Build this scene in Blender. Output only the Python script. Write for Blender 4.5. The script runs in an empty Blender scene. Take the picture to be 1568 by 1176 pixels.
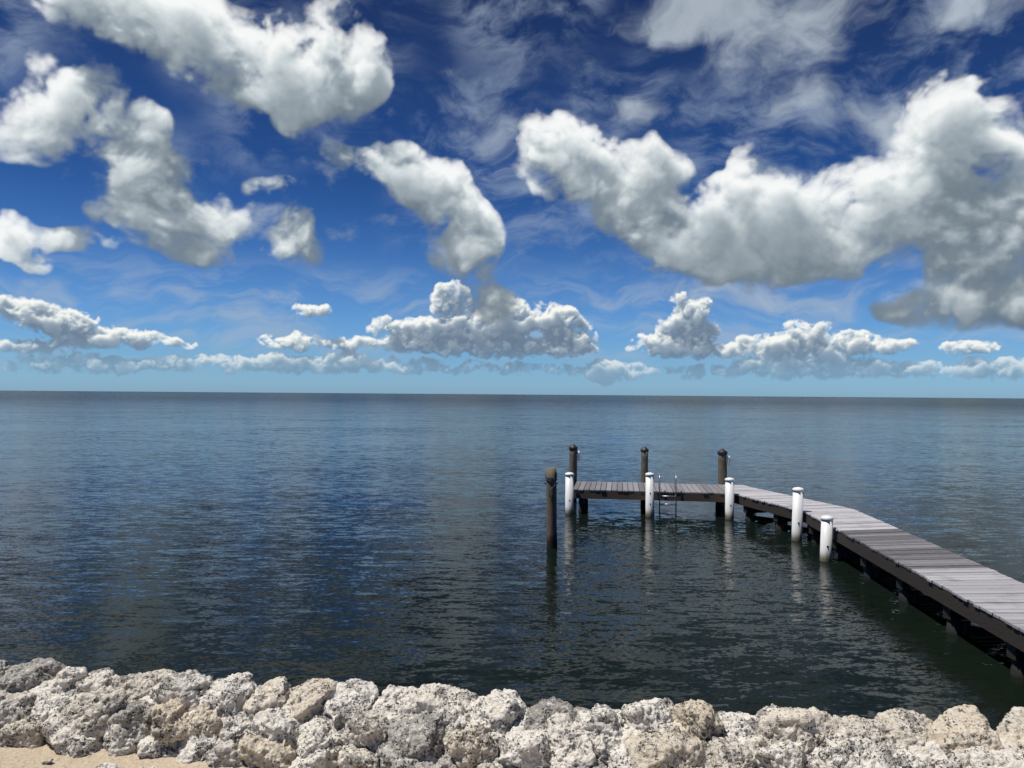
import bpy, bmesh, math, random
import numpy as np
from mathutils import Vector, Matrix, noise
random.seed(7); rng=np.random.default_rng(11)
scene=bpy.context.scene
scene.view_settings.view_transform='Standard'
scene.view_settings.look='None'
scene.view_settings.exposure=0

SUN_AZ=math.radians(-105); SUN_EL=math.radians(68)

# ------------------------------------------------------------ helpers
def link(o,parent=None):
    scene.collection.objects.link(o)
    if parent: o.parent=parent
    return o
def empty(name):
    e=bpy.data.objects.new(name,None); e.empty_display_size=0.2
    return link(e)
def fast_mesh(name,V,F,n):
    me=bpy.data.meshes.new(name)
    me.vertices.add(len(V)); me.vertices.foreach_set('co',np.ascontiguousarray(V,dtype=np.float32).ravel())
    me.loops.add(F.size); me.loops.foreach_set('vertex_index',np.ascontiguousarray(F,dtype=np.int32).ravel())
    me.polygons.add(len(F)); me.polygons.foreach_set('loop_start',np.arange(0,F.size,n,dtype=np.int32))
    me.polygons.foreach_set('use_smooth',np.ones(len(F),dtype=bool))
    me.update(calc_edges=True)
    return me
class MB:
    def __init__(s): s.v=[];s.f=[];s.t=[];s.sm=[]
    def hexa(s,pts,tint=0.5):
        b=len(s.v); s.v+=[tuple(p) for p in pts]; s.t+=[tint]*8
        for q in ((3,2,1,0),(4,5,6,7),(0,1,5,4),(1,2,6,5),(2,3,7,6),(3,0,4,7)):
            s.f.append(tuple(b+i for i in q)); s.sm.append(False)
    def beam(s,p0,p1,w,h,tint=0.5):
        p0=Vector(p0);p1=Vector(p1);d=(p1-p0).normalized()
        side=d.cross(Vector((0,0,1)))
        if side.length<1e-3: side=Vector((1,0,0))
        side.normalize(); up=side.cross(d).normalized()
        a=side*w/2;u=up*h
        s.hexa([p0-a-u,p1-a-u,p1+a-u,p0+a-u,p0-a,p1-a,p1+a,p0+a],tint)
    def tube(s,pts,rs,seg=16,tint=0.5,cap=True,wob=0,smooth=True):
        pts=[Vector(p) for p in pts]; rings=[]
        ph=random.random()*10
        for i,p in enumerate(pts):
            if i==0:d=pts[1]-pts[0]
            elif i==len(pts)-1:d=pts[-1]-pts[-2]
            else:d=pts[i+1]-pts[i-1]
            d.normalize()
            a=d.cross(Vector((0.13,1,0.05))).normalized() if abs(d.y)<.9 else d.cross(Vector((1,0,0))).normalized()
            c=d.cross(a).normalized()
            ring=[]
            for k in range(seg):
                t=2*math.pi*k/seg
                r=rs[i]*(1+wob*noise.noise(Vector((math.cos(t)*1.5+ph,math.sin(t)*1.5,p.z*1.1))))
                ring.append(len(s.v)); s.v.append(tuple(p+(a*math.cos(t)+c*math.sin(t))*r)); s.t.append(tint)
            rings.append(ring)
        for i in range(len(rings)-1):
            for k in range(seg):
                k2=(k+1)%seg
                s.f.append((rings[i][k],rings[i][k2],rings[i+1][k2],rings[i+1][k])); s.sm.append(smooth)
        if cap:
            s.f.append(tuple(reversed(rings[0])));s.sm.append(False)
            s.f.append(tuple(rings[-1]));s.sm.append(False)
    def obj(s,name,mat,parent=None,bevel=0):
        me=bpy.data.meshes.new(name); me.from_pydata(s.v,[],s.f)
        at=me.attributes.new('tint','FLOAT','POINT'); at.data.foreach_set('value',s.t)
        me.polygons.foreach_set('use_smooth',s.sm)
        me.materials.append(mat)
        bm=bmesh.new();bm.from_mesh(me);bmesh.ops.recalc_face_normals(bm,faces=bm.faces);bm.to_mesh(me);bm.free()
        o=bpy.data.objects.new(name,me); link(o,parent)
        if bevel:
            m=o.modifiers.new('b','BEVEL');m.width=bevel;m.segments=2;m.limit_method='ANGLE'
        return o

class NT:
    def __init__(s,tree): s.t=tree;s.n=tree.nodes;s.l=tree.links
    def new(s,typ,ins=None,**kw):
        n=s.n.new(typ)
        for k,v in kw.items(): setattr(n,k,v)
        if ins:
            for k,v in ins.items():
                sock=n.inputs[k]
                if isinstance(v,bpy.types.NodeSocket): s.l.new(v,sock)
                else: sock.default_value=v
        return n
    def math(s,op,a,b=None,c=None,clamp=False):
        ins={0:a}
        if b is not None: ins[1]=b
        if c is not None: ins[2]=c
        n=s.new('ShaderNodeMath',ins,operation=op); n.use_clamp=clamp
        return n.outputs[0]
    def vmath(s,op,a,b=None,scale=None):
        ins={0:a}
        if b is not None: ins[1]=b
        n=s.new('ShaderNodeVectorMath',ins,operation=op)
        if scale is not None:
            if isinstance(scale,bpy.types.NodeSocket): s.l.new(scale,n.inputs['Scale'])
            else: n.inputs['Scale'].default_value=scale
        return n.outputs['Value'] if op in('LENGTH','DOT_PRODUCT') else n.outputs[0]
    def mapr(s,v,a,b,c=0.,d=1.,interp='SMOOTHSTEP'):
        return s.new('ShaderNodeMapRange',{'Value':v,'From Min':a,'From Max':b,'To Min':c,'To Max':d},interpolation_type=interp).outputs[0]
    def mixc(s,f,a,b,blend='MIX'):
        n=s.new('ShaderNodeMix',data_type='RGBA',blend_type=blend)
        for i,v in ((0,f),(6,a),(7,b)):
            if isinstance(v,bpy.types.NodeSocket): s.l.new(v,n.inputs[i])
            elif i and len(v)==3: n.inputs[i].default_value=(*v,1)
            else: n.inputs[i].default_value=v
        return n.outputs[2]
    def noise(s,vec,scale,detail=6,rough=.55,dist=0,out=0):
        n=s.new('ShaderNodeTexNoise',{'Vector':vec,'Scale':scale,'Detail':detail,'Roughness':rough,'Distortion':dist})
        return n.outputs[out]
    def mapping(s,vec,loc=(0,0,0),rot=(0,0,0),sc=(1,1,1),typ='POINT'):
        return s.new('ShaderNodeMapping',{'Vector':vec,'Location':loc,'Rotation':rot,'Scale':sc},vector_type=typ).outputs[0]

def material(name):
    m=bpy.data.materials.new(name); m.use_nodes=True
    m.node_tree.nodes.clear(); nt=NT(m.node_tree)
    out=nt.new('ShaderNodeOutputMaterial'); p=nt.new('ShaderNodeBsdfPrincipled')
    nt.l.new(p.outputs[0],out.inputs[0])
    return m,nt,p

# ------------------------------------------------------------ WORLD (clear sky)
w=bpy.data.worlds.new("World"); scene.world=w; w.use_nodes=True
w.node_tree.nodes.clear(); W=NT(w.node_tree)
wout=W.new('ShaderNodeOutputWorld')
sky=W.new('ShaderNodeTexSky',sky_type='NISHITA'); sky.sun_disc=False
sky.sun_elevation=SUN_EL; sky.sun_rotation=SUN_AZ
sky.air_density=1.0; sky.dust_density=0.3; sky.ozone_density=3.0; sky.altitude=0
gen=W.new('ShaderNodeTexCoord').outputs['Generated']
el=W.new('ShaderNodeSeparateXYZ',{0:W.vmath('NORMALIZE',gen)}).outputs[2]
t=W.mixc(W.mapr(el,0,.05),(.42,.75,1.32),(.38,.68,1.12))
t=W.mixc(W.mapr(el,.03,.28),t,(.115,.28,.58))
t=W.mixc(W.mapr(el,.2,.5),t,(.10,.16,.315))
skyc=W.mixc(1.0,sky.outputs[0],t,'MULTIPLY')
bg=W.new('ShaderNodeBackground',{0:skyc,1:.10}).outputs[0]
W.l.new(bg,wout.inputs[0])

# ------------------------------------------------------------ CLOUDS: density volume lit by the sun, integrated onto the sky dome
GR=np.random.default_rng(5)
PERM=GR.permutation(4096).astype(np.int32); ANG=GR.uniform(0,2*np.pi,4096); GX=np.cos(ANG).astype(np.float32); GY=np.sin(ANG).astype(np.float32)
g3=GR.normal(size=(4096,3)); g3/=np.linalg.norm(g3,axis=1)[:,None]; G3=(g3*1.1).astype(np.float32)
def perlin(x,y,seed=0):
    xi=np.floor(x).astype(np.int32); yi=np.floor(y).astype(np.int32)
    xf=(x-xi).astype(np.float32); yf=(y-yi).astype(np.float32)
    def g(ix,iy,fx,fy):
        h=PERM[(PERM[(ix+seed*131)&4095]+iy)&4095]
        return GX[h]*fx+GY[h]*fy
    u=xf*xf*xf*(xf*(xf*6-15)+10); v=yf*yf*yf*(yf*(yf*6-15)+10)
    a=g(xi,yi,xf,yf); b=g(xi+1,yi,xf-1,yf); c=g(xi,yi+1,xf,yf-1); d_=g(xi+1,yi+1,xf-1,yf-1)
    return (a+(b-a)*u+(c-a)*v+(a-b-c+d_)*u*v)*1.5
def perlin3(x,y,z,seed=0):
    "x,y 2-D arrays, z scalar"
    xi=np.floor(x).astype(np.int32); yi=np.floor(y).astype(np.int32); zi=int(math.floor(z))
    xf=(x-xi).astype(np.float32); yf=(y-yi).astype(np.float32); zf=np.float32(z-zi)
    u=xf*xf*xf*(xf*(xf*6-15)+10); v=yf*yf*yf*(yf*(yf*6-15)+10); w_=float(zf*zf*zf*(zf*(zf*6-15)+10))
    def lay(k,fz):
        z0=int(PERM[(zi+k+seed*37)&4095])
        r=[]
        for i in (0,1):
            hx=PERM[(xi+i+z0)&4095]
            for j in (0,1):
                h=PERM[(hx+yi+j)&4095]
                r.append(G3[h,0]*(xf-i)+G3[h,1]*(yf-j)+G3[h,2]*fz)
        a,c,b,d_=r
        return a+(b-a)*u+(c-a)*v+(a-b-c+d_)*u*v
    return (lay(0,zf)*(1-w_)+lay(1,zf-1)*w_)*1.35
def fbm(x,y,f,octv,gain=.5,seed=0,bil=False):
    s=0;a=1.;tot=0
    ca,sa=math.cos(.6),math.sin(.6)
    for i in range(octv):
        n=perlin(x*f+i*7.3+50,y*f-i*3.1+50,seed+i*3)
        s=s+a*((np.abs(n)*2.4-.6) if bil else n); tot+=a; a*=gain; f*=2.03
        x,y=x*ca-y*sa,x*sa+y*ca
    return s/tot*1.3
def sstep(x,a,b):
    t=np.clip((x-a)/(b-a),0,1); return t*t*(3-2*t)
high=[(-.493,.50,.13,.055),(-.367,.445,.15,.06,-15),(-.25,.435,.08,.06,0,.9),(-.30,.385,.09,.03),(-.56,.52,.06,.03,0,.7),
 (-.63,.34,.09,.045),(-.58,.41,.06,.035,0,.7),(-.50,.33,.09,.05,-25),(-.45,.265,.08,.045,-30),(-.39,.225,.07,.03,0,.8),(-.417,.18,.07,.02,0,.9),(-.48,.22,.06,.03,0,.75),
 (-.64,.205,.05,.028,0,.9),(-.55,.19,.07,.014,-5,.8),(-.61,.17,.03,.015,0,.6),
 (-.275,.205,.055,.030,-25,1.1),(-.316,.27,.05,.025,0,.55),
 (-.206,.305,.055,.022,-20,.85),(-.139,.285,.055,.032,-35,.95),(-.08,.245,.055,.036,-40),(-.05,.205,.03,.036,0,.9),(-.085,.185,.03,.03,0,.6),(-.045,.155,.022,.035,20,.8),(-.02,.118,.028,.022,-20,.75),
 (.056,.345,.055,.035,0,1.),(.07,.30,.065,.04),(.13,.27,.06,.045,-30,.9),(.19,.295,.04,.03,0,.7),(.18,.22,.07,.045,-30),(.25,.225,.10,.05),(.33,.26,.07,.04,0,.9),(.31,.31,.025,.02,0,.5),
 (.43,.25,.11,.05,0,.95),(.27,.17,.13,.028,-5,.95),(.40,.19,.13,.035,0,1.),
 (.58,.38,.07,.05,0,.95),(.52,.30,.10,.05,30,.85),(.62,.31,.075,.065,0,.95),(.60,.25,.10,.045,0,.95),(.50,.22,.08,.035,0,.9),(.59,.17,.07,.04),(.63,.13,.07,.03),(.53,.12,.07,.018,0,.75),(.66,.22,.05,.04,0,.85)]
low=[(-.64,.105,.045,.022),(-.575,.085,.06,.024,-10),(-.50,.068,.06,.013),(-.63,.058,.08,.010),(-.43,.063,.03,.007,0,.6),
 (-.26,.108,.026,.010,0,1.3),(-.285,.066,.045,.012),(-.21,.064,.035,.011),(-.21,.042,.05,.009,0,.8),
 (-.08,.12,.024,.026),(-.125,.084,.06,.018),(-.07,.078,.08,.022),(-.02,.085,.05,.024),(-.01,.105,.035,.022),(.05,.098,.035,.022),(.08,.075,.035,.020),(.01,.06,.10,.012),(-.1,.062,.08,.011),
 (.115,.03,.028,.014),(.23,.112,.03,.022),(.225,.085,.04,.022),(.185,.066,.04,.015),(.25,.06,.06,.013),
 (.335,.068,.045,.017),(.38,.087,.032,.014),(.40,.062,.08,.015),(.445,.074,.03,.013),(.495,.067,.03,.009),(.59,.065,.04,.011),
 (.47,.037,.18,.012,0,.65),(.34,.042,.06,.012,0,.8),(.42,.042,.05,.012,0,.8),(-.15,.036,.35,.011,0,.5),(-.4,.036,.25,.011,0,.45),(.25,.032,.3,.011,0,.5),(.64,.036,.07,.014,0,.75),(-.30,.04,.05,.010,0,.8),(-.62,.032,.1,.010,0,.5),(-.52,.03,.03,.009,0,.8)]
def blobsum(ax,ex,blobs,spread):
    C=np.zeros_like(ax)
    for b in blobs:
        u,v,ru,rv=b[:4]; rot=math.radians(b[4]) if len(b)>4 else 0; wt=b[5] if len(b)>5 else 1
        a=math.atan(u); e=math.atan(v*math.cos(a)); rx=ru*math.cos(a)**2*spread; ry=rv*math.cos(a)*spread
        dx=ax-a; dy=ex-e; c,s_=math.cos(rot),math.sin(rot)
        r2=((dx*c+dy*s_)/rx)**2+((-dx*s_+dy*c)/ry)**2
        C+=wt*np.clip(1-r2,0,1)**2
    return C
def coverage(A,E,blobs,wf,wa,spread,nf,na,nb):
    ax=A+wa*fbm(A,E,wf,4,.5,11); ex=E+wa*.8*fbm(A,E,wf,4,.5,41)
    C=blobsum(ax,ex,blobs,spread)
    gate=sstep(C,.03,.35)
    C=np.minimum(C,1.05+.2*np.tanh(C-1))+gate*(na*fbm(ax,ex*1.15,nf,6,.56,371)+nb*fbm(ax,ex*1.1,nf*1.7,5,.52,391,True))
    return C,gate
def volume(A,E,de,Cg,thr,depth,nl,f0,octs,gain,amp,ampb,gainr,kext,klight,zamp):
    C,gate=Cg
    H,Wd=A.shape; zs=np.linspace(-1,1,nl); dz=2*depth/nl
    rho=np.zeros((nl,H,Wd),dtype=np.float32)
    for i,z in enumerate(zs):
        base=C-thr-zamp*z*z
        n=0;b=0;a=1.;f=f0;tot=0
        for o in range(octs):
            p_=perlin3(A*f+13.1*o+60,E*f*1.1+7.7*o+60,z*depth*f+3.3*o+20,o*5+1)
            n=n+a*p_; b=b+a*(np.abs(p_)*2.4-.55); tot+=a; a*=gain; f*=2.07
        d=base+gate*(amp*n+ampb*b)/tot*1.5
        rho[i]=np.clip(d*gainr,0,1)*(gate>0.001)
    S=np.zeros_like(rho)
    mz=min(.9,.32*de/dz); mx=.35
    for r in range(H-2,-1,-1):
        s=S[:,r+1]+rho[:,r+1]*de*1.15
        s=s*(1-mx)+np.concatenate([s[:,:1],s[:,:-1]],1)*mx
        sz=np.concatenate([np.zeros((1,Wd),dtype=np.float32),s[:-1]],0)
        S[:,r]=s*(1-mz)+sz*mz
    br=np.zeros((H,Wd)); Tr=np.ones((H,Wd))
    for i in range(nl):
        a=1-np.exp(-rho[i]*kext*dz)
        Lt=.62*np.exp(-klight*S[i])+.38*np.exp(-klight*.2*S[i])
        Lt=Lt*(.68+.32*np.minimum(1,rho[i]*4))
        br+=Tr*a*Lt; Tr*=1-a
    al=1-Tr
    return al,br/np.maximum(al,1e-3)
def ramp(s,stops):
    out=np.zeros(s.shape+(3,)); xs=[q[0] for q in stops]
    for c in range(3): out[...,c]=np.interp(s,xs,[q[1][c] for q in stops])
    return out
D2R=math.pi/180
DAZ=.07*D2R; DEL=.06*D2R
az=np.arange(-50*D2R,50*D2R,DAZ).astype(np.float32); elv=np.arange(-.12*D2R,50*D2R,DEL).astype(np.float32)
A,E=np.meshgrid(az,elv)
def resample(F_,a0,da,e0,de_):
    x=(A-a0)/da; y=(E-e0)/de_
    inside=(x>=0)&(x<=F_.shape[1]-1.01)&(y>=0)&(y<=F_.shape[0]-1.01)
    x=np.clip(x,0,F_.shape[1]-1.01); y=np.clip(y,0,F_.shape[0]-1.01)
    xi=x.astype(np.int32); yi=y.astype(np.int32); xf=x-xi; yf=y-yi
    return (F_[yi,xi]*(1-xf)*(1-yf)+F_[yi,xi+1]*xf*(1-yf)+F_[yi+1,xi]*(1-xf)*yf+F_[yi+1,xi+1]*xf*yf)*inside
ah=np.arange(-50*D2R,50*D2R,.12*D2R).astype(np.float32); eh=np.arange(3*D2R,38*D2R,.11*D2R).astype(np.float32)
Ah,Eh=np.meshgrid(ah,eh)
Ch=coverage(Ah,Eh,high,8,.028,1.42,13,.66,.34)
a1,b1=volume(Ah,Eh,.11*D2R,Ch,.36,.080,18,11,5,.60,.90,.46,.98,64,62,.50)
a1=resample(a1,ah[0],.12*D2R,eh[0],.11*D2R); b1=resample(b1,ah[0],.12*D2R,eh[0],.11*D2R)
f0=fbm(A,E,5,3,.5,200)
fine=fbm(A,E,60,4,.58,230)
a1=np.clip(a1*(1+.45*fine*(1-a1)),0,1)*.985
b1=b1+.05*fine*a1
c1=ramp(np.clip(b1,0,1),[(0,(.12,.16,.205)),(.2,(.19,.24,.28)),(.42,(.34,.40,.44)),(.63,(.63,.69,.71)),(.82,(.94,.96,.95))])
al_=np.arange(-50*D2R,50*D2R,.07*D2R).astype(np.float32); e2=np.arange(.3*D2R,10*D2R,.055*D2R).astype(np.float32)
Al,El=np.meshgrid(al_,e2)
Cl=coverage(Al,El,low,34,.0085,1.42,46,.60,.30)
a2,b2=volume(Al,El,.055*D2R,Cl,.36,.026,12,44,5,.56,.75,.40,1.6,240,260,.5)
a2=resample(a2,al_[0],.07*D2R,e2[0],.055*D2R); b2=resample(b2,al_[0],.07*D2R,e2[0],.055*D2R)
a2=a2*(.50+.46*sstep(E,.02,.07))
c2=ramp(np.clip(b2,0,1),[(0,(.12,.17,.24)),(.2,(.17,.23,.31)),(.42,(.31,.38,.45)),(.62,(.62,.68,.70)),(.80,(.97,.97,.91))])
hz=(1-sstep(E,.0,.07))[...,None]*.38
c2=c2*(1-hz)+np.array([.22,.36,.50])*hz
# soft veils of thin grey cloud
wx=A+.05*fbm(A,E,6,4,.5,91); wy=E+.035*fbm(A,E,6,4,.5,95)
veil=blobsum(wx,wy,[(.35,.48,.13,.055),(.24,.51,.11,.03),(.6,.51,.11,.03),(.40,.38,.09,.03,0,.6),(.16,.37,.05,.03,0,.7),(.47,.35,.05,.04),(-.35,.24,.10,.035,0,.8),(-.02,.35,.09,.04,0,.6),(.58,.12,.10,.03),(-.08,.18,.04,.035,0,.8),(.33,.12,.12,.02,0,.7),(-.37,.095,.18,.022,0,.7),(.25,.14,.12,.02,0,.6)],1.5)
vf=fbm(wx,wy*1.3,12,7,.6,501)
a5=sstep(veil+.75*vf*sstep(veil,.02,.4),.24,1.2)*.68
c5=ramp(np.clip(.45+.5*vf+.35*sstep(veil,.3,1.1),0,1),[(0,(.22,.28,.36)),(1,(.56,.63,.69))])
sc=fbm(A+.02*f0,E*1.5,11,7,.58,301)+.45*f0-.4*sstep(np.abs(E-.22),.1,.35)
a4=sstep(sc,.25,.85)*.55*sstep(E,.09,.16)
c4=np.broadcast_to(np.array([.27,.34,.42]),A.shape+(3,))
ci=fbm(wx+.6*wy,wy*2.2-.35*wx,7,8,.64,101)
mk=sstep(fbm(A,E,3.2,3,.5,111)+.35*sstep(A,-.25,.25),-.25,.25)
a3=sstep(ci,-.30,.60)*mk*sstep(E,.10,.25)*.58
st=fbm(wx,wy*4.5,8,7,.62,121)
a3=np.maximum(a3,sstep(st,-.25,.5)*sstep(E,.025,.07)*(1-sstep(E,.11,.18))*.55)
c3=np.broadcast_to(np.array([.37,.46,.58]),A.shape+(3,))
al=a3.copy(); col=c3*a3[...,None]
for a_,c_ in ((a4,c4),(a5,c5),(a2,c2),(a1,c1)):
    col=col*(1-a_[...,None])+c_*a_[...,None]; al=al*(1-a_)+a_
rgb=col/np.maximum(al,1e-3)[...,None]
edge=sstep(A,-50*D2R,-46*D2R)*(1-sstep(A,46*D2R,50*D2R))*(1-sstep(E,36*D2R,49*D2R))
al=al*edge*(E>0)
RD=30000.
V=np.stack([np.sin(A)*np.cos(E),np.cos(A)*np.cos(E),np.sin(E)],-1).reshape(-1,3)*RD
H_,W_=A.shape; idx=np.arange(H_*W_).reshape(H_,W_)
F=np.stack([idx[:-1,:-1],idx[:-1,1:],idx[1:,1:],idx[1:,:-1]],-1).reshape(-1,4)
me=fast_mesh('sky',V,F,4)
at=me.attributes.new('cloud','FLOAT_COLOR','POINT')
at.data.foreach_set('color',np.concatenate([rgb,al[...,None]],-1).astype(np.float32).ravel())
m=bpy.data.materials.new('cloud_layer'); m.use_nodes=True; m.node_tree.nodes.clear(); N=NT(m.node_tree)
at=N.new('ShaderNodeAttribute',attribute_name='cloud')
em=N.new('ShaderNodeEmission',{'Color':at.outputs['Color'],'Strength':1.0}).outputs[0]
tr=N.new('ShaderNodeBsdfTransparent').outputs[0]
mx=N.new('ShaderNodeMixShader',{0:at.outputs['Alpha'],1:tr,2:em}).outputs[0]
N.l.new(mx,N.new('ShaderNodeOutputMaterial').inputs[0])
try: m.cycles.emission_sampling='NONE'
except Exception: pass
me.materials.append(m); link(bpy.data.objects.new('sky',me))

# ------------------------------------------------------------ SUN
sd=bpy.data.lights.new('sun','SUN'); sd.energy=4.9; sd.angle=math.radians(.5); sd.color=(1,.96,.90)
so=bpy.data.objects.new('sun',sd); link(so)
tosun=Vector((math.sin(SUN_AZ)*math.cos(SUN_EL),math.cos(SUN_AZ)*math.cos(SUN_EL),math.sin(SUN_EL)))
so.rotation_euler=tosun.to_track_quat('Z','Y').to_euler(); so.location=(0,0,30)

# ------------------------------------------------------------ CAMERA
cd=bpy.data.cameras.new('camera'); cd.sensor_width=36; cd.lens=27.2; cd.clip_start=.05; cd.clip_end=100000
co=bpy.data.objects.new('camera',cd); link(co)
co.matrix_world=Matrix.Translation((0,0,3.0))@Matrix.Rotation(math.radians(90.77),4,'X')@Matrix.Rotation(math.radians(.44),4,'Z')
scene.camera=co

# ------------------------------------------------------------ SEA
m,N,p=material('sea_water')
pos=N.new('ShaderNodeNewGeometry').outputs['Position']
dist=N.vmath('LENGTH',pos)
def slope(rot,sc,scale,det,ax,ay,off=0):
    v=N.mapping(pos,(off,off*.7,0),(0,0,rot),sc)
    c=N.noise(v,scale,det,.5,.2,1)
    c=N.vmath('SUBTRACT',c,(.5,.5,.5))
    return N.vmath('MULTIPLY',c,(ax,ay,0))
s1=slope(.10,(.40,1,1),.45,1,.02,.07)
s2=slope(-.12,(.36,1,1),2.6,2,.07,.20,13)
s3=slope(.14,(.36,1,1),8.5,2,.16,.42,31)
s4=slope(-.3,(.6,1,1),26.0,1,.20,.30,57)
patch=N.mapr(N.noise(N.mapping(pos,sc=(.30,1,1)),.11,4,.6,.5),.35,.66,.5,1.3)
far=N.mapr(dist,10,220,.85,3.6)
sl=N.vmath('ADD',N.vmath('ADD',N.vmath('ADD',s1,s2),s3),s4)
sl=N.vmath('SCALE',sl,scale=N.math('MULTIPLY',patch,far))
nrm=N.vmath('NORMALIZE',N.vmath('ADD',sl,(0,0,1)))
big=N.noise(N.mapping(pos,sc=(.3,1,1)),.02,3,.6,.3)
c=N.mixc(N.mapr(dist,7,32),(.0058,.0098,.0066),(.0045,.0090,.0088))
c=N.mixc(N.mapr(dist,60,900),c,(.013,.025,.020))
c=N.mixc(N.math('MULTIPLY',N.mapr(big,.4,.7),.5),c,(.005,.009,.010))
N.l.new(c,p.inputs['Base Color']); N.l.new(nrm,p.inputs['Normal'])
N.l.new(N.mapr(dist,20,400,.09,.24),p.inputs['Roughness']); p.inputs['IOR'].default_value=1.33
p.inputs['Specular IOR Level'].default_value=.14
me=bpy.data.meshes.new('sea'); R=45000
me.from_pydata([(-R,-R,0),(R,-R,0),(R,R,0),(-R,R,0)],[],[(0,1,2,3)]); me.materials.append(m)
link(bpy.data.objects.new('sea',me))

# ------------------------------------------------------------ MATERIALS
def wood(name,cols,scale=(1,1,1),rough=.75,wet=False):
    m,N,p=material(name)
    geo=N.new('ShaderNodeNewGeometry').outputs['Position']
    t=N.new('ShaderNodeAttribute',attribute_name='tint').outputs['Fac']
    off=N.new('ShaderNodeCombineXYZ',{0:N.math('MULTIPLY',t,37.),1:0.0,2:N.math('MULTIPLY',t,11.)}).outputs[0]
    v=N.vmath('ADD',N.mapping(geo,sc=scale),off)
    n1=N.noise(v,9,5,.65,.4); n2=N.noise(geo,3,4,.6)
    c=N.mixc(N.mapr(n1,.3,.72),cols[0],cols[1])
    c=N.mixc(N.mapr(t,0,1,0,.85,'LINEAR'),c,cols[2])
    c=N.mixc(N.math('MULTIPLY',N.mapr(n2,.5,.75),.4),c,cols[0])
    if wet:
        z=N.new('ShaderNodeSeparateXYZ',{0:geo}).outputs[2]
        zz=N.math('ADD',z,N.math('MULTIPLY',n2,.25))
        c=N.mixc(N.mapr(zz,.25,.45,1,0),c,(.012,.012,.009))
    N.l.new(c,p.inputs['Base Color']); p.inputs['Roughness'].default_value=rough
    b=N.new('ShaderNodeBump',{'Height':n1,'Strength':.6,'Distance':.01}); N.l.new(b.outputs[0],p.inputs['Normal'])
    return m
deck_mat=wood('weathered_deck_board',((.065,.060,.060),(.18,.168,.17),(.54,.525,.54)),(1.2,9,1),.5)  # palest tone also carries the sheen painted on the walkway
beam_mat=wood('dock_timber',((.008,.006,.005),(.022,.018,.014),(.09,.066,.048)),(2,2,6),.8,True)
post_mat=wood('weathered_post',((.035,.034,.028),(.17,.16,.13),(.22,.14,.08)),(6,6,.7),.85,True)
m,N,p=material('white_sleeve_plastic')
geo=N.new('ShaderNodeNewGeometry').outputs['Position']
z=N.new('ShaderNodeSeparateXYZ',{0:geo}).outputs[2]
n=N.noise(N.mapping(geo,sc=(6,6,.8)),3,5,.6)
c=N.mixc(N.math('MULTIPLY',N.mapr(n,.45,.75),.35),(.76,.76,.74),(.50,.49,.44))
c=N.mixc(N.mapr(N.math('ADD',z,N.math('MULTIPLY',n,.15)),.10,.30,1,0),c,(.16,.14,.09))
N.l.new(c,p.inputs['Base Color']); p.inputs['Roughness'].default_value=.4; white_mat=m
def simple(name,a,b,sc,rough,metal=0):
    m,N,p=material(name)
    n=N.noise(N.new('ShaderNodeNewGeometry').outputs['Position'],sc)
    N.l.new(N.mixc(n,a,b),p.inputs['Base Color']); p.inputs['Roughness'].default_value=rough; p.inputs['Metallic'].default_value=metal
    return m
black_mat=simple('black_cap',(.006,.006,.007),(.03,.03,.03),20,.5)
alu_mat=simple('aluminium',(.35,.36,.37),(.6,.6,.6),30,.4,.8)
rope_mat=simple('rope_fibre',(.02,.02,.03),(.10,.11,.13),60,.9)

# ------------------------------------------------------------ DOCK
dock=empty('wooden_dock')
DZ=.60
deck=MB()
def strip(i0,i1,o0,o1,pw=.14,band=None):
    i0,i1,o0,o1=[Vector(q) for q in (i0,i1,o0,o1)]
    L=((i1-i0).length+(o1-o0).length)/2; n=max(1,round(L/pw)); gap=.014/L
    for k in range(n):
        a=k/n+gap/2; b=(k+1)/n-gap/2
        oi=random.uniform(-.014,.014); oo=random.uniform(-.014,.014)
        A=i0.lerp(i1,a);B=i0.lerp(i1,b);C=o0.lerp(o1,b);D=o0.lerp(o1,a)
        d=(C-B).normalized(); A=A-d*oi;B=B-d*oi;C=C+d*oo;D=D+d*oo
        z=DZ+random.uniform(-.004,.004)
        t=min(1,max(0,band(A.y)+random.uniform(-.2,.2)))
        deck.hexa([(q.x,q.y,z-.035) for q in (A,B,C,D)]+[(q.x,q.y,z) for q in (A,B,C,D)],t)
inner=[(5.72,21.0),(5.49,19.12),(6.14,16.25),(5.32,8.0),(4.85,3.7)]
outer=[(6.25,20.95),(6.62,19.40),(7.34,16.6),(6.45,8.0),(6.02,3.7)]
NL=(1.56,19.72);FL=(1.82,21.58);NR=(5.45,19.16);FR=(5.71,21.02)
strip(NL,NR,FL,FR,band=lambda y:.28)
def sheen_band(y):  # pale stretches are deck sheen painted into the board tint; middle stretch is brown
    return .92 if y>14.0 else (.10 if y>10.9 else .68)
for k in range(4): strip(inner[k],inner[k+1],outer[k],outer[k+1],band=sheen_band)
deck.obj('deck_boards',deck_mat,dock,.004)
fr=MB()
def V3(q,z): return Vector((q[0],q[1],z))
def run(a,b,z,w=.06,h=.2,tint=.5):
    fr.beam(V3(a,z),V3(b,z),w,h,tint)
d=(Vector(NR)-Vector(NL)).normalized(); nn=Vector((-d.y,d.x))
for off,t in ((.035,.9),(.62,.3),(1.25,.3),(1.84,.3)):
    run(Vector(NL)+nn*off,Vector(NR)+nn*off,DZ-.04,.05,.19,tint=t)
for f in (.06,.5,.97):
    a=Vector(NL).lerp(Vector(NR),f)
    run(a+nn*.08,a+nn*1.82,DZ-.232,.16,.15,tint=.2)
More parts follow.
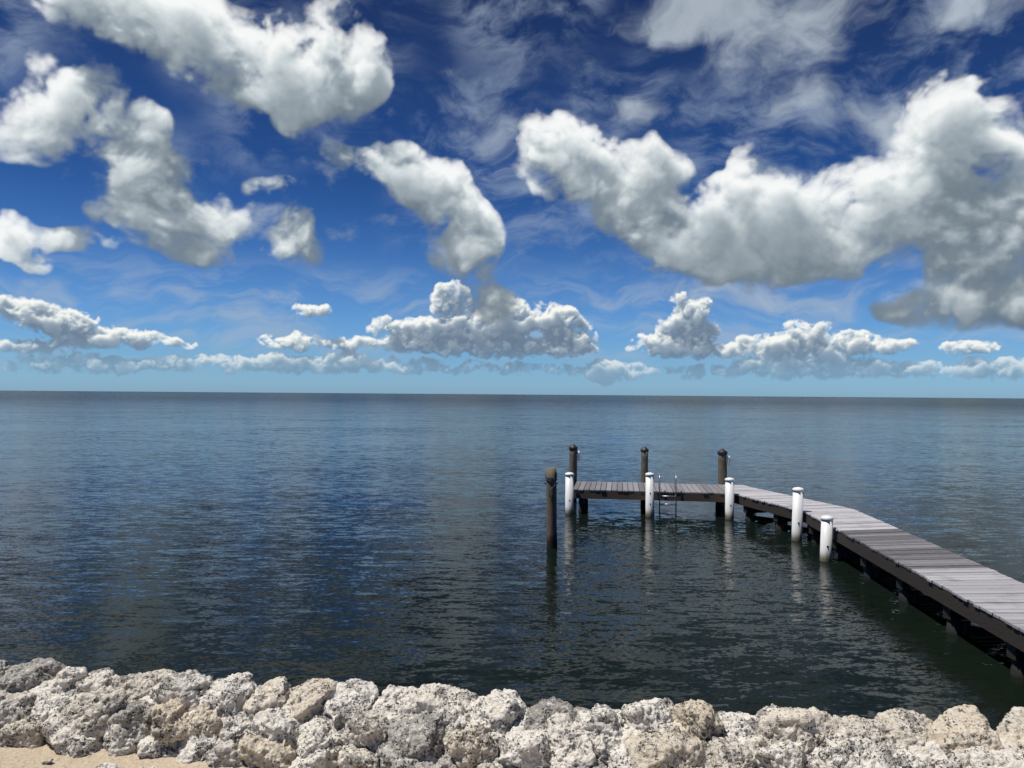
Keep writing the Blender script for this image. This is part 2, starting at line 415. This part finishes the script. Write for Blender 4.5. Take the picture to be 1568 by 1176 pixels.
for k in range(4):
    for f,t in ((.035,.25),(.5,.2),(.965,.3)):
        a=Vector(inner[k]).lerp(Vector(outer[k]),f); b=Vector(inner[k+1]).lerp(Vector(outer[k+1]),f)
        run(a,b,DZ-.04,.05,.2,tint=t)
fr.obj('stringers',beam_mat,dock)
pl=MB(); cb=MB()
def pile_pair(f,k,sp=(.18,.86)):
    a=Vector(inner[k]).lerp(Vector(inner[k+1]),f); b=Vector(outer[k]).lerp(Vector(outer[k+1]),f)
    cb.beam(V3(a.lerp(b,.05),DZ-.243),V3(a.lerp(b,.95),DZ-.243),.15,.17,random.uniform(.0,.2))
    for q in sp:
        r=random.uniform(.12,.15); lx=random.uniform(-.03,.03)
        c=a.lerp(b,q); pl.tube([(c.x+lx,c.y,-1.5),(c.x+lx*.5,c.y,.0),(c.x,c.y,DZ-.415)],[r,r*.97,r*.93],12,random.random()*.1,wob=.2)
    c0=a.lerp(b,.18);c1=a.lerp(b,.86)
    cb.beam(V3(c0,DZ-.45)+Vector((0,-.16,0)),V3(c1,.02)+Vector((0,-.16,0)),.05,.12,.1)
for f in (.15,.6): pile_pair(f,1)
for y in (15.9,14.4,12.9,11.4,9.9,8.4):
    pile_pair((16.25-y)/8.25,2)
for f in (.25,.6,.95): pile_pair(f,3)
for f in (.06,.5,.97):
    a=Vector(NL).lerp(Vector(NR),f)
    for q in (.35,1.5):
        c=a+nn*q; pl.tube([(c.x,c.y,-1.5),(c.x,c.y,0),(c.x,c.y,DZ-.385)],[.10,.10,.09],12,random.random()*.4,wob=.1)
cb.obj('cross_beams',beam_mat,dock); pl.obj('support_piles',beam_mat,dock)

def white_piling(x,y,h,r,lean=(0,0),spots=False):
    e=empty('white_piling'); e.location=(x,y,0)
    t=MB(); t.tube([(-lean[0]*.5,-lean[1]*.5,-1),(0,0,0),(lean[0],lean[1],h-.03)],[r,r,r],24)
    t.obj('sleeve',white_mat,e)
    cpm=MB(); X,Y=lean
    cpm.tube([(X,Y,h-.06),(X,Y,h-.058),(X,Y,h-.008),(X,Y,h+.012),(X,Y,h+.026)],[r*1.02,r*1.10,r*1.10,r*.85,r*.3],24)
    cpm.obj('cap',white_mat,e)
    bp=MB(); zz=(h*.55,h*.3) if spots else (h*.35,)
    for q in zz:
        bp.tube([(0,-r+.01,q),(0,-r-.018,q)],[.018,.018],8)
    bp.obj('bolts',black_mat,e)
    return e
white_piling(1.47,19.55,1.02,.105)
white_piling(3.44,19.25,1.06,.10,spots=True)
white_piling(5.34,18.95,.98,.105)
white_piling(5.97,16.2,1.08,.105,lean=(.03,0))
white_piling(5.76,14.2,.80,.10,lean=(.03,0))

def wood_post(x,y,h,r,tag=False,lean=(0,0),rope=False,cap=True):
    e=empty('wooden_mooring_post'); e.location=(x,y,0)
    t=MB(); n=14; pts=[];rs=[]
    for i in range(n):
        z=-1.2+(h+1.2)*i/(n-1); f=z/h
        pts.append((lean[0]*f,lean[1]*f,z)); rs.append(r*(1.03-.05*i/n)*(1+random.uniform(-.02,.02)))
    t.tube(pts,rs,20,.25 if not rope else .5,wob=.15); t.obj('timber',post_mat,e)
    X,Y=lean
    if cap:
        c=MB(); c.tube([(X,Y,h-.05),(X,Y,h-.048),(X,Y,h+.004),(X,Y,h+.10)],[r*1.03,r*1.14,r*1.14,.008],16,smooth=False); c.obj('pointed_cap',black_mat,e)
    if tag:
        g=MB(); g.tube([(r+.035,-.05,h-.10),(r+.04,-.05,h-.16),(r+.045,-.05,h-.38)],[.036,.040,.032],12); g.obj('rod_holder',white_mat,e)
        g=MB(); g.beam((r-.03,-.05,h-.2),(r+.03,-.05,h-.2),.03,.03); g.obj('bracket',alu_mat,e)
    if rope:
        g=MB()
        for zc in (h-.16,h-.20,h-.13):
            pp=[(X+math.cos(a)*(r+.012),Y+math.sin(a)*(r+.012),zc+.05*math.sin(a+zc*9)) for a in [2*math.pi*k/18 for k in range(19)]]
            g.tube(pp,[.010]*19,6)
        pp=[(X+r*.2+.06*math.sin(k*.7),Y-r-.02,h-.16-k*.05) for k in range(9)]
        g.tube(pp,[.009]*9,6); g.obj('rope',rope_mat,e)
        g=MB(); g.tube([(X-r-.03,Y-.01,h-.3),(X+r+.03,Y-.01,h-.3)],[.015,.015],8); g.obj('bolt',black_mat,e)
wood_post(1.73,21.72,1.53,.11,tag=True)
wood_post(3.68,21.42,1.50,.10)
wood_post(5.76,21.15,1.47,.12,tag=True)
wood_post(.81,15.2,1.56,.10,lean=(-.03,0),rope=True,cap=False)

lad=empty('dock_ladder'); a=Vector(NL).lerp(Vector(NR),.605)-nn*.06
lad.location=(a.x,a.y,0); lad.rotation_euler=(0,0,math.atan2(d.y,d.x))
g=MB()
for sx in (-.2,.2):
    pp=[(sx,0,-.35),(sx,0,DZ+.30)]
    pp+=[(sx,.18-.18*math.cos(t),DZ+.30+.12*math.sin(t)) for t in [math.pi*k/8 for k in range(1,9)]]
    pp+=[(sx,.36,DZ+.02)]
    g.tube(pp,[.016]*len(pp),10)
g.obj('rails',alu_mat,lad)
g=MB()
for z in (-.2,.05,.29,.49): g.tube([(-.2,0,z),(.2,0,z)],[.016,.016],8)
g.obj('rungs',alu_mat,lad)

# ------------------------------------------------------------ SAND + WALL
def yl(x): return 3.42-.128*x+.010*x*x*(1 if x<0 else .1)
m,N,p=material('beach_sand')
geo=N.new('ShaderNodeNewGeometry').outputs['Position']
n1=N.noise(geo,2.2,6,.6); n2=N.noise(geo,60,5,.7); n3=N.noise(geo,14,5,.6)
c=N.mixc(n1,(.48,.39,.27),(.64,.55,.42)); c=N.mixc(N.mapr(n2,.35,.7,0,.6),c,(.34,.27,.18))
N.l.new(c,p.inputs['Base Color']); p.inputs['Roughness'].default_value=.95
h=N.math('ADD',N.math('MULTIPLY',n3,1.),N.math('MULTIPLY',n2,.35))
b=N.new('ShaderNodeBump',{'Height':h,'Strength':.9,'Distance':.035}); N.l.new(b.outputs[0],p.inputs['Normal'])
sv=[];sf=[]
xs=np.concatenate([np.linspace(-60,-3.2,20)[:-1],np.linspace(-3.2,3.2,130),np.linspace(3.2,60,20)[1:]])
ts=np.concatenate([np.linspace(-1,.0,12)[:-1],np.linspace(0,1,60)])
for x in xs:
    for t in ts:
        yb=yl(max(-6,min(6,x)))+.05
        y=yb-1.6+t*1.6 if t>=0 else yb-1.6+t*40
        z=1.40+.03*noise.noise(Vector((x*1.3,y*1.3,0)))+.012*noise.noise(Vector((x*6,y*6,3)))+.03*max(0,(y-(yb-.45)))
        sv.append((x,y,z))
nt_=len(ts)
for i in range(len(xs)-1):
    for j in range(nt_-1):
        q=i*nt_+j; sf.append((q,q+nt_,q+nt_+1,q+1))
me=bpy.data.meshes.new('sand_ground'); me.from_pydata(sv,[],sf); me.polygons.foreach_set('use_smooth',[True]*len(sf)); me.materials.append(m)
link(bpy.data.objects.new('sand_ground',me))

m,N,p=material('coral_rock')
geo=N.new('ShaderNodeNewGeometry').outputs['Position']
t=N.new('ShaderNodeAttribute',attribute_name='tint').outputs['Fac']
n1=N.noise(geo,11,5,.62,.3); n2=N.noise(geo,42,6,.68,.2); n3=N.noise(geo,160,4,.6)
vo=N.new('ShaderNodeTexVoronoi',{'Vector':N.vmath('ADD',geo,N.vmath('SCALE',N.noise(geo,40,2,.5,0,1),scale=.04)),'Scale':75.,'Randomness':1.},feature='F1').outputs['Distance']
cr=N.new('ShaderNodeValToRGB',{0:t}); r=cr.color_ramp
r.elements[0].position=0; r.elements[0].color=(.30,.285,.26,1)
r.elements[1].position=1; r.elements[1].color=(.76,.715,.63,1)
e=r.elements.new(.18); e.color=(.60,.565,.50,1)
e=r.elements.new(.45); e.color=(.64,.55,.42,1)
e=r.elements.new(.6); e.color=(.76,.72,.65,1)
c=cr.outputs[0]
c=N.mixc(N.mapr(n1,.54,.62,0,.75),c,(.20,.19,.175))
c=N.mixc(N.mapr(n1,.42,.30,0,.45),c,(.62,.49,.32))
c=N.mixc(N.mapr(n2,.54,.64,0,.8),c,(.80,.77,.71))
c=N.mixc(N.mapr(n2,.44,.36,0,.88),c,(.10,.09,.075))
pit=N.math('MULTIPLY',N.mapr(vo,.42,.20),N.mapr(n1,.46,.53))
c=N.mixc(N.math('MULTIPLY',pit,.9),c,(.028,.026,.024))
N.l.new(c,p.inputs['Base Color']); p.inputs['Roughness'].default_value=.95
h=N.math('ADD',N.math('MULTIPLY',n2,1.),N.math('MULTIPLY',n3,.35)); h=N.math('SUBTRACT',h,N.math('MULTIPLY',pit,.6))
b=N.new('ShaderNodeBump',{'Height':h,'Strength':1.,'Distance':.016}); N.l.new(b.outputs[0],p.inputs['Normal'])
rock_mat=m

def ico(sub):
    bm=bmesh.new(); bmesh.ops.create_icosphere(bm,subdivisions=sub,radius=1)
    v=np.array([x.co[:] for x in bm.verts]); f=np.array([[q.index for q in x.verts] for x in bm.faces]); bm.free()
    return v/np.linalg.norm(v,axis=1)[:,None],f
ICO={5:ico(6),4:ico(4)}
VS=[];FS=[];TS=[];base=0
def stone(c,sz,tint,hi):
    global base
    v,f=ICO[5 if hi else 4]
    npl=10; nr=rng.normal(size=(npl,3)); nr[0]=(.1*nr[0,0],.1*nr[0,1],1); nr[1]=(.2*nr[1,0],-1,.1+.2*nr[1,2]); nr/=np.linalg.norm(nr,axis=1)[:,None]
    dd=rng.uniform(.60,.95,npl); dd[0]=.78; dd[1]=.82
    dots=v@nr.T; rad=np.where(dots>.05,dd/np.maximum(dots,.05),9)
    rr=np.minimum(rad,1.35)
    k=34.; soft=-np.log(np.exp(-k*rr).sum(axis=1)+np.exp(-k*1.20))/k+.04
    q=v*soft[:,None]*np.array(sz)
    a=rng.uniform(-.28,.28,3)
    Rm=np.array(Matrix.Rotation(a[0],3,'X')@Matrix.Rotation(a[1],3,'Y')@Matrix.Rotation(a[2],3,'Z'))
    q=q@Rm.T+np.array(c)
    VS.append(q);FS.append(f+base);TS.append(np.full(len(q),tint)); base+=len(q)
def row(dy,z0,lo,hi_,asp,step,detail=True,jz=.02):
    x=-9.+random.random()*.1
    while x<7:
        r=random.uniform(lo,hi_); w_=r*random.uniform(*asp); x+=w_*step
        hi=-2.7<x<2.5 and detail
        stone((x,yl(x)+dy+random.uniform(-.025,.02),z0+random.uniform(-jz,jz)),(w_,r*random.uniform(.85,1.1),r*random.uniform(.85,1.1)),random.random(),hi)
        x+=w_*step
row(.0,1.560,.115,.145,(.75,1.2),.86,jz=.018)
row(-.13,1.50,.08,.13,(.8,1.25),.94)
row(-.19,1.42,.07,.125,(.8,1.25),.94)
row(.13,1.44,.12,.16,(.8,1.3),.8,False)
row(.18,1.28,.12,.17,(.8,1.3),.8,False)
for i in range(5):
    xx=random.uniform(-2.4,-.6); r=random.uniform(.012,.026)
    stone((xx,yl(xx)-.34-random.random()*.05,1.405),(r*1.8,r,r*.5),random.random(),False)
cxs=np.linspace(-9,7,1800); nseg=80
prof=[]
for k in range(nseg):
    tt=math.pi*k/(nseg-1); prof.append((-math.cos(tt)*.175+.015, 1.28+.330*math.sin(tt)**.45))
vv=np.array([(xx,yl(xx)-.01+py,pz) for xx in cxs for py,pz in prof])
ff=[]
for i in range(len(cxs)-1):
    for j in range(nseg-1):
        q=i*nseg+j; ff.append((q,q+nseg,q+nseg+1)); ff.append((q,q+nseg+1,q+1))
VS.append(vv);FS.append(np.array(ff)+base);TS.append(np.full(len(vv),.85)); base+=len(vv)
V=np.concatenate(VS);F=np.concatenate(FS);T=np.concatenate(TS)
me=fast_mesh('coral_rock_wall',V,F,3)
at=me.attributes.new('tint','FLOAT','POINT'); at.data.foreach_set('value',T.astype(np.float32))
me.materials.append(rock_mat)
wall=bpy.data.objects.new('coral_rock_wall',me); link(wall)
def disp(ttype,scale,strength,mid=.5,**kw):
    tx=bpy.data.textures.new(ttype+str(scale),ttype); tx.noise_scale=scale
    for k,v in kw.items(): setattr(tx,k,v)
    md=wall.modifiers.new('d','DISPLACE'); md.texture=tx; md.texture_coords='GLOBAL'; md.strength=strength; md.mid_level=mid
disp('CLOUDS',.11,.045,noise_depth=3)
disp('CLOUDS',.060,-.032,mid=.35,noise_depth=3,noise_type='HARD_NOISE')
disp('CLOUDS',.025,.014,noise_depth=3)
disp('VORONOI',.014,.007,distance_metric='DISTANCE')

sw=MB()
for i in range(16):
    xa=-60 if i==0 else -9+i; xb=60 if i==15 else -8+i
    ya=yl(max(-9,min(7,xa)));yb=yl(max(-9,min(7,xb)))
    sw.hexa([(xa,ya-.3,-1),(xb,yb-.3,-1),(xb,yb+.17,-1),(xa,ya+.17,-1),(xa,ya-.3,1.34),(xb,yb-.3,1.34),(xb,yb+.17,1.34),(xa,ya+.17,1.34)],.5)
sw.obj('seawall',rock_mat)
